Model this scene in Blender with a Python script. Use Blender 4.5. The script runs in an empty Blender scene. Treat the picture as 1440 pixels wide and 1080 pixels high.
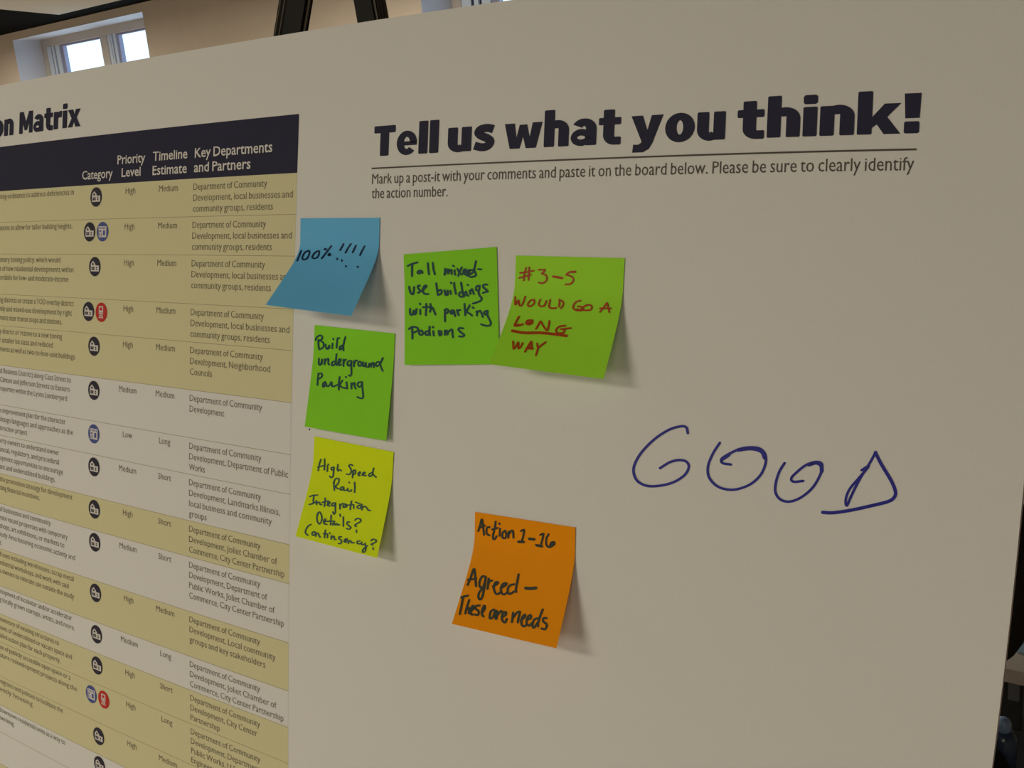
import bpy, math
import numpy as np
from mathutils import Vector
from mathutils.bvhtree import BVHTree
from mathutils.geometry import tessellate_polygon

sc = bpy.context.scene
COL = sc.collection

# ------------------------------------------------------------------ camera model
# lens and board poses were solved from the printed grid of the poster
Q = [1464.24529, -0.05796379]                     # real lens: focal length (px), barrel term
QR = [0.074377096, 0.576000305, 0.063050284]
QO = [-0.446362611, -0.250478232, 0.933307258]
ZF = 1458.902208                                       # rectilinear equivalent used for the render
ZR = [0.081157986, 0.583269543, 0.062438906]
ZO = [-0.444632912, -0.251213556, 0.94882328]

def rodr(r):
    r = np.array(r); t = np.linalg.norm(r); k = r / t
    K = np.array([[0, -k[2], k[1]], [k[2], 0, -k[0]], [-k[1], k[0], 0]])
    return np.eye(3) + math.sin(t) * K + (1 - math.cos(t)) * K @ K

MQ = rodr(QR); OQ = np.array(QO)
MZ = rodr(ZR); OZ = np.array(ZO)
U, V, N = MZ[:, 0], MZ[:, 1], MZ[:, 2]            # board axes seen from the camera: right, down, away
lean = math.radians(12)
vd = V * math.cos(lean) + N * math.sin(lean)      # true down
XW = U; ZW = -vd; YW = np.cross(ZW, XW)
W2 = np.array([XW, YW, ZW])                       # camera frame -> world
CAMZ = 1.55
CAM = np.array([0, 0, CAMZ])
to_world = lambda p: W2 @ np.array(p) + CAM

cam = bpy.data.cameras.new('camera'); co = bpy.data.objects.new('camera', cam); COL.objects.link(co)
from mathutils import Matrix
r_, u_, b_ = W2 @ [1, 0, 0], W2 @ [0, -1, 0], W2 @ [0, 0, -1]
co.matrix_world = Matrix(((r_[0], u_[0], b_[0], 0), (r_[1], u_[1], b_[1], 0), (r_[2], u_[2], b_[2], CAMZ), (0, 0, 0, 1)))
cam.sensor_width = 36; cam.lens = 36 * ZF / 1440; cam.clip_start = .02; cam.clip_end = 200
sc.camera = co

# ------------------------------------------------------------------ world, lights, exposure
sc.view_settings.view_transform = 'Standard'; sc.view_settings.look = 'None'
sc.view_settings.gamma = 1; sc.view_settings.use_curve_mapping = False
sc.view_settings.exposure = -0.63
w = bpy.data.worlds.new('overcast_sky'); sc.world = w; w.use_nodes = True
bg = w.node_tree.nodes['Background']; bg.inputs[0].default_value = (.74, .90, 1, 1); bg.inputs[1].default_value = 2.7

# room frame: the window wall is turned a little against the board
A_ROOM = math.radians(-7.5)
AX = np.array([math.cos(A_ROOM), math.sin(A_ROOM), 0]); AY = np.array([-math.sin(A_ROOM), math.cos(A_ROOM), 0])
D_WALL = 4.87
WARM = (1, .89, .665)

def area(name, loc, target, sx, sy, power, color):
    l = bpy.data.lights.new(name, 'AREA'); l.shape = 'RECTANGLE'; l.size = sx; l.size_y = sy
    l.energy = power; l.color = color
    o = bpy.data.objects.new(name, l); COL.objects.link(o); o.location = loc
    o.rotation_euler = (Vector(target) - Vector(loc)).to_track_quat('-Z', 'Y').to_euler()
    return o

BCEN = to_world(OZ + U * .5 + V * .35)
BOUT = -(W2 @ N); BRIGHT = W2 @ U; BDOWN = W2 @ V
KEY = BCEN + BOUT * 4.0 - BRIGHT * 1.75 + BDOWN * .15
area('window_daylight', KEY, BCEN, 1.7, 1.35, 38, WARM)
ADDED_LAMPS = ((-9.6, 3.2, 125), (-4.6, 3.0, 150), (-1.5, -1.6, 38), (1.0, -1.8, 20), (-6.0, -1.2, 45))  # added lamps that lift the wall, board and curled notes
for s, d, e in ADDED_LAMPS:
    P = AX * s + AY * d
    area('added_ceiling_light', (P[0], P[1], 2.40), (P[0], P[1], 0), 1.1, .5, e, WARM)

# ------------------------------------------------------------------ materials
def mat(name, col, rough=.6, spec=.3, noise=0, nscale=60, bump=0, metal=0, emit=None):
    m = bpy.data.materials.new(name); m.use_nodes = True; nt = m.node_tree
    b = nt.nodes['Principled BSDF']
    b.inputs['Base Color'].default_value = (*col, 1); b.inputs['Roughness'].default_value = rough
    b.inputs['Specular IOR Level'].default_value = spec; b.inputs['Metallic'].default_value = metal
    if noise or bump:
        tc = nt.nodes.new('ShaderNodeTexCoord'); n = nt.nodes.new('ShaderNodeTexNoise')
        n.inputs['Scale'].default_value = nscale; n.inputs['Detail'].default_value = 5
        nt.links.new(tc.outputs['Object'], n.inputs['Vector'])
        if noise:
            mx = nt.nodes.new('ShaderNodeMix'); mx.data_type = 'RGBA'
            mx.inputs[6].default_value = (*[c * (1 - noise) for c in col], 1)
            mx.inputs[7].default_value = (*[min(1, c * (1 + noise)) for c in col], 1)
            nt.links.new(n.outputs['Fac'], mx.inputs[0]); nt.links.new(mx.outputs[2], b.inputs['Base Color'])
        if bump:
            bp = nt.nodes.new('ShaderNodeBump'); bp.inputs['Strength'].default_value = bump; bp.inputs['Distance'].default_value = .001
            nt.links.new(n.outputs['Fac'], bp.inputs['Height']); nt.links.new(bp.outputs[0], b.inputs['Normal'])
    if emit:
        b.inputs['Emission Color'].default_value = (*emit[:3], 1); b.inputs['Emission Strength'].default_value = emit[3]
    return m

M = {
 'paper': mat('poster_paper', (.78, .79, .82), .5, .15, .02, 500, .05),
 'foam': mat('foam_edge', (.82, .68, .66), .8, .1),
 'yellow': mat('print_yellow', (.72, .69, .45), .5, .15, .02, 500),
 'white': mat('print_white', (.78, .79, .82), .5, .15, .02, 500),
 'navy': mat('print_navy', (.028, .029, .065), .6, .12),
 'ink': mat('print_grey', (.18, .155, .12), .5, .2),
 'inkdark': mat('print_dark_grey', (.085, .072, .07), .5, .2),
 'line': mat('print_line', (.40, .34, .22), .5, .2),
 'hdrtext': mat('print_header_white', (.74, .72, .74), .5, .2),
 'blackicon': mat('print_icon_navy', (.026, .024, .05), .4, .3),
 'blueicon': mat('print_icon_blue', (.07, .10, .36), .4, .3),
 'redicon': mat('print_icon_red', (.55, .03, .025), .4, .3),
 'iconwhite': mat('print_icon_white', (.72, .70, .72), .5, .2),
 'note_blue': mat('note_blue', (.15, .54, 1.0), .6, .1, .05, 45),
 'note_green': mat('note_green', (.27, .76, .030), .6, .1, .05, 45),
 'note_lit': mat('note_green_lit', (.38, .84, .045), .6, .1, .05, 45),  # same green, its stronger light on the tilted note put into the colour
 'note_yellow': mat('note_yellow_green', (.74, .93, .010), .6, .1, .05, 45),
 'note_orange': mat('note_orange', (1.0, .34, .0), .6, .1, .05, 45),
 'pen_teal': mat('pen_dark_teal', (.006, .065, .085), .5, .2),
 'pen_navy': mat('pen_navy', (.008, .02, .07), .5, .2),
 'pen_green': mat('pen_dark_green', (.03, .10, .09), .5, .2),
 'pen_red': mat('pen_red', (.42, .06, .012), .5, .2),
 'pen_black': mat('pen_black_green', (.03, .045, .035), .5, .2),
 'marker': mat('marker_blue', (.006, .010, .33), .45, .3),
 'wall': mat('wall_paint', (.66, .58, .53), .75, .15, .04, 8, .1),
 'reveal': mat('reveal_daylit', (.58, .60, .70), .7, .2, .02, 8),  # bluish window light on the jambs put into the colour
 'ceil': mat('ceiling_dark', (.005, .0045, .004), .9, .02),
 'cpanel': mat('ceiling_panel_white', (.58, .56, .54), .8, .1, .03, 30),
 'floor': mat('carpet', (.42, .39, .33), .9, .1, .12, 200, .3),
 'frame': mat('window_frame_grey', (.52, .48, .46), .5, .3),
 'framelight': mat('window_sash_light', (.62, .72, .92), .35, .5),
 'gasket': mat('window_gasket', (.03, .04, .09), .5, .3),
 'frametint': mat('window_sash_violet', (.30, .30, .45), .5, .3),
 'plastic': mat('black_plastic', (.010, .010, .009), .6, .2),
 'plastic_hi': mat('black_plastic_ridge_lit', (.13, .11, .09), .5, .4),  # light catching the ribs put into the colour, paler than the black plastic
 'fabric': mat('dark_fabric', (.022, .019, .018), .9, .1, .2, 300, .3),
 'metal': mat('dark_metal', (.10, .10, .11), .35, .5, metal=.7),
 'cabinet': mat('cabinet_charcoal', (.035, .036, .045), .5, .3, .1, 20),
 'cabpanel': mat('cabinet_grey_panel', (.16, .17, .20), .5, .3),
 'lid': mat('blue_white_plastic', (.28, .42, .70), .25, .6),
 'bluegrey': mat('blue_grey_plastic', (.05, .08, .16), .25, .6),
 'skyblue': mat('pale_blue_paper', (.42, .70, .95), .5, .3),
 'lampbody': mat('lamp_white_metal', (.8, .8, .8), .5, .3),
 'diffuser': mat('lamp_diffuser', (.9, .9, .9), .5, .3, emit=(1, .86, .66, 3)),  # glowing face of the added ceiling lamps
}
g = bpy.data.materials.new('window_glass'); g.use_nodes = True; nt = g.node_tree
nt.nodes.remove(nt.nodes['Principled BSDF'])
tr = nt.nodes.new('ShaderNodeBsdfTransparent'); gl = nt.nodes.new('ShaderNodeBsdfGlossy'); mx = nt.nodes.new('ShaderNodeMixShader')
gl.inputs['Roughness'].default_value = .02; mx.inputs[0].default_value = .06; tr.inputs[0].default_value = (.93, .98, 1, 1)
nt.links.new(tr.outputs[0], mx.inputs[1]); nt.links.new(gl.outputs[0], mx.inputs[2]); nt.links.new(mx.outputs[0], nt.nodes['Material Output'].inputs[0])
M['glass'] = g

# ------------------------------------------------------------------ object helpers
def link(name, verts, faces, mats, parent=None, loc=(0, 0, 0), fm=None, smooth=False):
    """verts are world positions; loc is the world origin of the parent thing"""
    me = bpy.data.meshes.new(name)
    me.from_pydata([tuple(float(c) - float(l) for c, l in zip(v, loc)) for v in verts], [], [tuple(f) for f in faces])
    for m in (mats if isinstance(mats, (list, tuple)) else [mats]): me.materials.append(M[m])
    if fm is not None: me.polygons.foreach_set('material_index', fm)
    if smooth: me.polygons.foreach_set('use_smooth', [True] * len(me.polygons))
    me.update()
    o = bpy.data.objects.new(name, me); COL.objects.link(o)
    if parent is not None: o.parent = parent
    else: o.location = loc
    return o

def thing(name, label, cat, loc, group=None):
    o = bpy.data.objects.new(name, None); COL.objects.link(o); o.location = [float(c) for c in loc]
    o.empty_display_size = .05
    o['label'] = label; o['category'] = cat
    if group: o['group'] = group
    return o

def struct(o):
    o['kind'] = 'structure'; return o

class MB:
    def __init__(s): s.v = []; s.f = []; s.m = []
    def box(s, o, a, b, c, m=0):
        """box from corner o along edge vectors a, b, c"""
        o, a, b, c = map(np.array, (o, a, b, c)); n = len(s.v)
        s.v += [o, o + a, o + a + b, o + b, o + c, o + a + c, o + a + b + c, o + b + c]
        F = [(0, 3, 2, 1), (4, 5, 6, 7), (0, 1, 5, 4), (1, 2, 6, 5), (2, 3, 7, 6), (3, 0, 4, 7)]
        if np.dot(np.cross(a, b), c) < 0: F = [f[::-1] for f in F]
        s.f += [tuple(i + n for i in f) for f in F]; s.m += [m] * 6
        return s
    def sweep(s, prof, path, m=0, caps=True):
        """prof(k)->list of points at path k"""
        n0 = len(s.v); rings = [prof(k) for k in path]; n = len(rings[0])
        for r in rings: s.v += list(r)
        for k in range(len(rings) - 1):
            for i in range(n):
                j = (i + 1) % n
                s.f.append((n0 + k * n + i, n0 + k * n + j, n0 + (k + 1) * n + j, n0 + (k + 1) * n + i)); s.m.append(m[i] if isinstance(m, (list, tuple)) else m)
        if caps:
            s.f.append(tuple(n0 + i for i in range(n))[::-1]); s.f.append(tuple(n0 + (len(rings) - 1) * n + i for i in range(n))); s.m += [0, 0] if isinstance(m, (list, tuple)) else [m, m]
        return s
    def tube(s, p, q, r, m=0, n=12, r2=None):
        p, q = np.array(p, float), np.array(q, float); d = q - p; d /= np.linalg.norm(d)
        a = np.cross(d, [0, 0, 1]); a = a if np.linalg.norm(a) > .1 else np.cross(d, [1, 0, 0]); a /= np.linalg.norm(a); b = np.cross(d, a)
        ring = lambda c, rr: [c + rr * (math.cos(2 * math.pi * i / n) * a + math.sin(2 * math.pi * i / n) * b) for i in range(n)]
        return s.sweep(lambda k: ring(p if k == 0 else q, r if k == 0 else (r2 if r2 else r)), [0, 1], m)
    def build(s, name, mats, parent=None, loc=(0, 0, 0), smooth=False, bevel=0):
        o = link(name, s.v, s.f, mats, parent, loc, s.m, smooth)
        if bevel:
            b = o.modifiers.new('bevel', 'BEVEL'); b.width = bevel; b.segments = 2; b.limit_method = 'ANGLE'
        return o

def room(s, d, z): return AX * s + AY * d + np.array([0, 0, z])
def ray(px, py):
    return W2 @ np.array([(px - 720) / ZF, (py - 540) / ZF, 1])
def on_wall(px, py, D=D_WALL):
    r = ray(px, py); t = D / float(r @ AY); P = r * t + CAM
    return float(P @ AX), float(P[2])
def on_z(px, py, z):
    r = ray(px, py); return CAM + r * ((z - CAMZ) / r[2])
def on_y(px, py, y):
    r = ray(px, py); return CAM + r * (y / r[1])

# ------------------------------------------------------------------ the room
s0, zh = on_wall(17.5, 56.4); s1, _ = on_wall(200.3, 15.6); s2, _ = on_wall(592.3, 8)
zc = float((ray(0, 50) * (D_WALL / float(ray(0, 50) @ AY)) + CAM)[2])
rc = ray(57.3, 61.2); d_in = s0 * float(rc @ AY) / float(rc @ AX)       # depth of the frame plane
DD = max(d_in, D_WALL + .12)
WW = s1 - s0; SILL = zh - 1.15
SL, SR, DF = -11.5, 4.5, -4.2
TH = DD - D_WALL + .08
wb = MB()
hole = [(s0, s1), (s2, s2 + WW)]
ed = [SL, s0, s1, s2, s2 + WW, SR]
for i in range(5):
    a, b = ed[i], ed[i + 1]
    if i in (1, 3):
        wb.box(room(a, D_WALL, 0), AX * (b - a), AY * TH, [0, 0, SILL])
        wb.box(room(a, D_WALL, zh), AX * (b - a), AY * TH, [0, 0, 3.0 - zh])
    else:
        wb.box(room(a, D_WALL, 0), AX * (b - a), AY * TH, [0, 0, 3.0])
struct(wb.build('wall_back', 'wall', loc=room(0, D_WALL, 0)))
struct(MB().box(room(SL - .15, DF, 0), AX * .15, AY * (D_WALL - DF + TH), [0, 0, 3.0]).build('wall_left', 'wall', loc=room(SL, 0, 0)))
struct(MB().box(room(SR, DF, 0), AX * .15, AY * (D_WALL - DF + TH), [0, 0, 3.0]).build('wall_right', 'wall', loc=room(SR, 0, 0)))
struct(MB().box(room(SL - .15, DF - .15, 0), AX * (SR - SL + .3), AY * .15, [0, 0, 3.0]).build('wall_front', 'wall', loc=room(0, DF, 0)))
struct(MB().box(room(SL - .15, DF - .15, -.1), AX * (SR - SL + .3), AY * (D_WALL - DF + TH + .15), [0, 0, .1]).build('floor', 'floor', loc=room(0, 0, 0)))
struct(MB().box(room(SL, DF, zc), AX * (SR - SL), AY * (D_WALL - DF), [0, 0, .1]).build('ceiling', 'ceil', loc=room(0, 0, zc)))
struct(MB().box(room(SL, D_WALL - .012, 0), AX * (SR - SL), AY * .012, [0, 0, .1]).build('baseboard_back', 'frame', loc=room(0, D_WALL, 0)))

def window(idx, sa):
    """recessed window: plastered reveal, frame, two sashes, mullion"""
    k = DD
    e = struct(thing('window_%d' % idx, '', '', room(sa + WW / 2, D_WALL, SILL)))
    for key in ('label', 'category'): del e[key]
    L = room(sa + WW / 2, D_WALL, SILL)
    t = .004
    rv = MB()
    rv.box(room(sa, D_WALL - .001, SILL), AX * t, AY * (k - D_WALL), [0, 0, zh - SILL])
    rv.box(room(sa + WW - t, D_WALL - .001, SILL), AX * t, AY * (k - D_WALL), [0, 0, zh - SILL])
    rv.box(room(sa, D_WALL - .001, zh - t), AX * WW, AY * (k - D_WALL), [0, 0, t])
    rv.build('reveal', 'reveal', e, L)
    MB().box(room(sa - .03, D_WALL - .03, SILL - .02), AX * (WW + .06), AY * (k - D_WALL + .03), [0, 0, .025]).build('window_sill', 'reveal', e, L)
    # frame proportions read off the first window
    f = lambda px, py: on_wall(px, py, k)[0] - s0
    zt = on_wall(135, 55, k)[1]
    fl = f(65, 72); g1 = f(86, 68.5); m0 = f(140.4, 56); m1 = f(149.5, 54); g2 = f(163.5, 51)
    fr = MB()
    H = zh - SILL
    fr.box(room(sa, k, SILL), AX * fl, AY * .06, [0, 0, H])
    fr.box(room(sa + fl, k, zt + .018), AX * (WW - fl), AY * .06, [0, 0, zh - zt - .018])
    fr.box(room(sa + fl, k, SILL), AX * (WW - fl), AY * .06, [0, 0, .05])
    fr.box(room(sa + m0, k, SILL), AX * (m1 - m0), AY * .06, [0, 0, zt + .018 - SILL])
    fr.box(room(sa + WW - .05, k, SILL), AX * .05, AY * .06, [0, 0, H])
    fr.build('window_frame', 'frame', e, L, bevel=.003)
    for a, b, gg in ((fl, m0, g1), (m1, WW - .05, g2)):
        s = MB(); zb = SILL + .05; hh = zt + .018 - zb
        wd = gg - a
        cuts = ((0, .26, 'framelight', 0, .02), (.26, .36, 'gasket', 1, .03), (.36, .48, 'framelight', 0, .015), (.48, .56, 'gasket', 1, .03), (.56, .8, 'framelight', 0, .02), (.8, 1, 'frametint', 2, .03))
        for c0, c1, _, mi, off in cuts:
            s.box(room(sa + a + wd * c0, k + off - .01, zb), AX * wd * (c1 - c0), AY * .04, [0, 0, hh], mi)
        s.box(room(sa + gg, k + .02, zt), AX * (b - gg), AY * .03, [0, 0, .018], 2)
        s.box(room(sa + gg, k + .02, zb), AX * (b - gg), AY * .03, [0, 0, .02], 0)
        so = s.build('sash', ['framelight', 'gasket', 'frametint'], e, L)
        MB().box(room(sa + gg, k + .034, zb + .02), AX * (b - gg), AY * .005, [0, 0, zt - zb - .02]).build('pane', 'glass', so, L)
window(1, s0); window(2, s2)

# ceiling panel hanging under the dark ceiling
zp = zc - .05
c0, c1, c2 = on_z(83, 20.8, zp), on_z(0, 13, zp), on_z(167, .8, zp)
e1 = (c1 - c0) / np.linalg.norm(c1 - c0) * 3.0; e2 = (c2 - c0) / np.linalg.norm(c2 - c0) * 3.2
t = thing('ceiling_panel', 'pale suspended ceiling panel against the dark ceiling above the window', 'ceiling panel', c0 + (e1 + e2) / 2 + [0, 0, .03])
L = np.array(t.location)
MB().box(c0, e1, e2, [0, 0, .03]).build('panel', 'cpanel', t, L)
hg = MB()
for a, b in ((.15, .15), (.85, .15), (.15, .85), (.85, .85)):
    P = c0 + e1 * a + e2 * b; hg.tube(P + [0, 0, .03], P + [0, 0, .05], .006, n=8)
hg.build('hanger', 'metal', t, L)

# ceiling lamps added to brighten the back wall, the board and the notes
for k, (s, d, _) in enumerate(ADDED_LAMPS):
    P = room(s, d, 2.43)
    t = thing('added_ceiling_lamp', ('added white ceiling lamp before the left window, brightening the back wall', 'added white ceiling lamp before the right window, brightening the back wall',               'added white ceiling lamp in front of the poster board', 'added white ceiling lamp to the right behind the photographer', 'added white ceiling lamp over the far left of the room')[k], 'lamp', P, 'added ceiling lamps')
    MB().box(P + [-.6, -.3, 0], [1.2, 0, 0], [0, .6, 0], [0, 0, zc - 2.43]).build('lamp_housing', 'lampbody', t, P, bevel=.005)
    MB().box(P + [-.55, -.25, -.008], [1.1, 0, 0], [0, .5, 0], [0, 0, .008]).build('diffuser', 'diffuser', t, P)

# ------------------------------------------------------------------ the poster board
def warp(u, v):
    """print coordinates (m, on the sheet) -> board plane coordinates; takes in the slight bow of the sheet"""
    P = OQ + MQ[:, 0] * u + MQ[:, 1] * v
    z = max(P[2], .25)
    x, y = P[0] / z * Q[0], P[1] / z * Q[0]
    k = 1 + Q[1] * min((x * x + y * y) * 1e-6, .95)
    return pxb(x * k + 720, y * k + 540)
def pxb(px, py):
    d = np.array([(px - 720) / ZF, (py - 540) / ZF, 1.0]); t = (N @ OZ) / (N @ d); P = d * t - OZ
    return float(U @ P), float(V @ P)
def pxb_h(px, py, h):
    d = np.array([(px - 720) / ZF, (py - 540) / ZF, 1.0]); o = OZ - N * h; P = d * ((N @ o) / (N @ d)) - o
    return float(U @ P), float(V @ P)
def und(px, py):
    x = np.array([(px - 720) / 1000, (py - 540) / 1000]); u = x.copy()
    for _ in range(20): u = x / (1 + Q[1] * (u @ u))
    d = np.array([u[0] * 1000 / Q[0], u[1] * 1000 / Q[0], 1.0]); n = MQ[:, 2]; t = (n @ OQ) / (n @ d); P = d * t - OQ
    return float(MQ[:, 0] @ P), float(MQ[:, 1] @ P)
def bw(a, b, h=0.0):
    """board plane coordinates + height above the board -> world"""
    return to_world(OZ + U * a + V * b - N * h)
def sheet(u, v, h=0.0):
    a, b = warp(u, v); return bw(a, b, h)

BU0, BU1, BV0, BV1 = -.372, .8455, -.0336, .880
BL = sheet((BU0 + BU1) / 2, BV1, -.006)
board = thing('poster_board', 'large white printed foam poster board with a yellow striped table and blue handwriting', 'poster board', BL)
nu, nv = 40, 30
vs, fs, fm = [], [], []
for side in (0, -.0055):
    for j in range(nv + 1):
        for i in range(nu + 1):
            vs.append(sheet(BU0 + (BU1 - BU0) * i / nu, BV0 + (BV1 - BV0) * j / nv, side))
o2 = (nu + 1) * (nv + 1); I = lambda i, j: j * (nu + 1) + i
for j in range(nv):
    for i in range(nu):
        fs.append((I(i, j), I(i, j + 1), I(i + 1, j + 1), I(i + 1, j))); fm.append(0)
        fs.append(tuple(x + o2 for x in (I(i, j), I(i + 1, j), I(i + 1, j + 1), I(i, j + 1)))); fm.append(0)
for i in range(nu):
    fs.append((I(i, 0), I(i + 1, 0), I(i + 1, 0) + o2, I(i, 0) + o2)); fm.append(1)
    fs.append((I(i, nv), I(i, nv) + o2, I(i + 1, nv) + o2, I(i + 1, nv))); fm.append(1)
for j in range(nv):
    fs.append((I(0, j), I(0, j) + o2, I(0, j + 1) + o2, I(0, j + 1))); fm.append(1)
    fs.append((I(nu, j), I(nu, j + 1), I(nu, j + 1) + o2, I(nu, j) + o2)); fm.append(1)
link('foam_panel', vs, fs, ['paper', 'foam'], board, BL, fm)

class Print:
    """flat print gathered in sheet coordinates (u right, v down)"""
    def __init__(s): s.v = []; s.f = []; s.m = []; s.k = 0
    def poly(s, pts, h, m=0):
        n = len(s.v); s.k += 1; h += (s.k % 12) * 6e-6
        tri = tessellate_polygon([[Vector((p[0], p[1], 0)) for p in pts]]) if len(pts) > 4 else None
        s.v += [sheet(p[0], p[1], h) for p in pts]
        if tri:
            for t in tri: s.f.append(tuple(n + i for i in t)); s.m.append(m)
        else: s.f.append(tuple(range(n, n + len(pts)))); s.m.append(m)
    def rect(s, u0, v0, u1, v1, h, m=0, nseg=1):
        n = len(s.v)
        for i in range(nseg + 1):
            u = u0 + (u1 - u0) * i / nseg
            s.v += [sheet(u, v0, h), sheet(u, v1, h)]
        for i in range(nseg):
            a = n + 2 * i; s.f.append((a, a + 1, a + 3, a + 2)); s.m.append(m)
    def disc(s, cu, cv, r, h, m=0, n=28):
        s.poly([(cu + r * math.cos(2 * math.pi * i / n), cv + r * math.sin(2 * math.pi * i / n)) for i in range(n)], h, m)
    def build(s, name, mats, parent): return link(name, s.v, s.f, mats, parent, BL, s.m)

FONT = {}
def raw_height(ch):
    c = bpy.data.curves.new('lettering', 'FONT'); c.body = ch
    o = bpy.data.objects.new('lettering', c); me = bpy.data.meshes.new_from_object(o)
    y = max(x.co[1] for x in me.vertices)
    bpy.data.objects.remove(o); bpy.data.curves.remove(c); bpy.data.meshes.remove(me)
    return y
CAP0, XH0 = raw_height('D'), raw_height('x'); XH1 = CAP0 * .735          # taller small letters, as in the print
def glyphs(text, off=0.0):
    k = (text, off)
    if k not in FONT:
        c = bpy.data.curves.new('lettering', 'FONT'); c.body = text; c.offset = off; c.resolution_u = 2; c.space_word = .72
        o = bpy.data.objects.new('lettering', c)
        me = bpy.data.meshes.new_from_object(o)
        v = np.array([x.co[:2] for x in me.vertices]); v[:, 1] = np.where(v[:, 1] < XH0, np.where(v[:, 1] > 0, v[:, 1] * XH1 / XH0, v[:, 1]), XH1 + (v[:, 1] - XH0) * (CAP0 - XH1) / (CAP0 - XH0)); f = [tuple(p.vertices) for p in me.polygons]
        bpy.data.objects.remove(o); bpy.data.curves.remove(c); bpy.data.meshes.remove(me)
        FONT[k] = (v, f)
    return FONT[k]
CAP = float(glyphs('D')[0][:, 1].max())
def text(P, s, u0, v, cap, u1=None, w=None, off=-.004, m=0, align='l', h=.0003):
    """one line on baseline v; u1 fits the width, else w = horizontal scale against the cap scale"""
    vv, ff = glyphs(s, off); x0, x1 = vv[:, 0].min(), vv[:, 0].max(); sy = cap / CAP
    sx = (u1 - u0) / (x1 - x0) if u1 is not None else sy * w
    if align == 'c': u0 = u0 - sx * (x1 - x0) / 2
    n = len(P.v)
    P.v += [sheet(u0 + (x - x0) * sx, v - y * sy, h) for x, y in vv]
    P.f += [tuple(n + i for i in f)[::-1] for f in ff]; P.m += [m] * len(ff)

# --- heavy display letters drawn from shapes (cap height 1)
def ring(cx, cy, rx, ry, ix, iy, a0=0, a1=360, n=24):
    out = []
    for i in range(n):
        t0, t1 = [math.radians(a0 + (a1 - a0) * (i + k) / n) for k in (0, 1)]
        out.append([(cx + rx * math.cos(t0), cy + ry * math.sin(t0)), (cx + rx * math.cos(t1), cy + ry * math.sin(t1)),
                    (cx + ix * math.cos(t1), cy + iy * math.sin(t1)), (cx + ix * math.cos(t0), cy + iy * math.sin(t0))])
    return out
def rc_(x0, y0, x1, y1, r=.025):
    return [[(x0 + r, y0), (x1 - r, y0), (x1, y0 + r), (x1, y1 - r), (x1 - r, y1), (x0 + r, y1), (x0, y1 - r), (x0, y0 + r)]]
def spl(pts, n=6):
    if len(pts) < 3: return [tuple(p) for p in pts]
    P = [np.array(p, float) for p in pts]; P = [2 * P[0] - P[1]] + P + [2 * P[-1] - P[-2]]; out = []
    for i in range(1, len(P) - 2):
        a, b, c, d = P[i - 1:i + 3]
        for k in range(n):
            t = k / n
            out.append(tuple(.5 * (2 * b + (c - a) * t + (2 * a - 5 * b + 4 * c - d) * t * t + (3 * b - a - 3 * c + d) * t ** 3)))
    out.append(tuple(P[-2])); return out
def ribbon(pts, w):
    pts = [np.array(p, float) for p in pts]; out = []; L_, R_ = [], []
    for i, p in enumerate(pts):
        d = pts[min(i + 1, len(pts) - 1)] - pts[max(i - 1, 0)]; n = np.linalg.norm(d); d = d / n if n > 1e-9 else np.array([1., 0])
        q = np.array([-d[1], d[0]]) * w / 2; L_.append(p + q); R_.append(p - q)
    for i in range(len(pts) - 1): out.append([tuple(L_[i]), tuple(L_[i + 1]), tuple(R_[i + 1]), tuple(R_[i])])
    return out
S = .31
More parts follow.
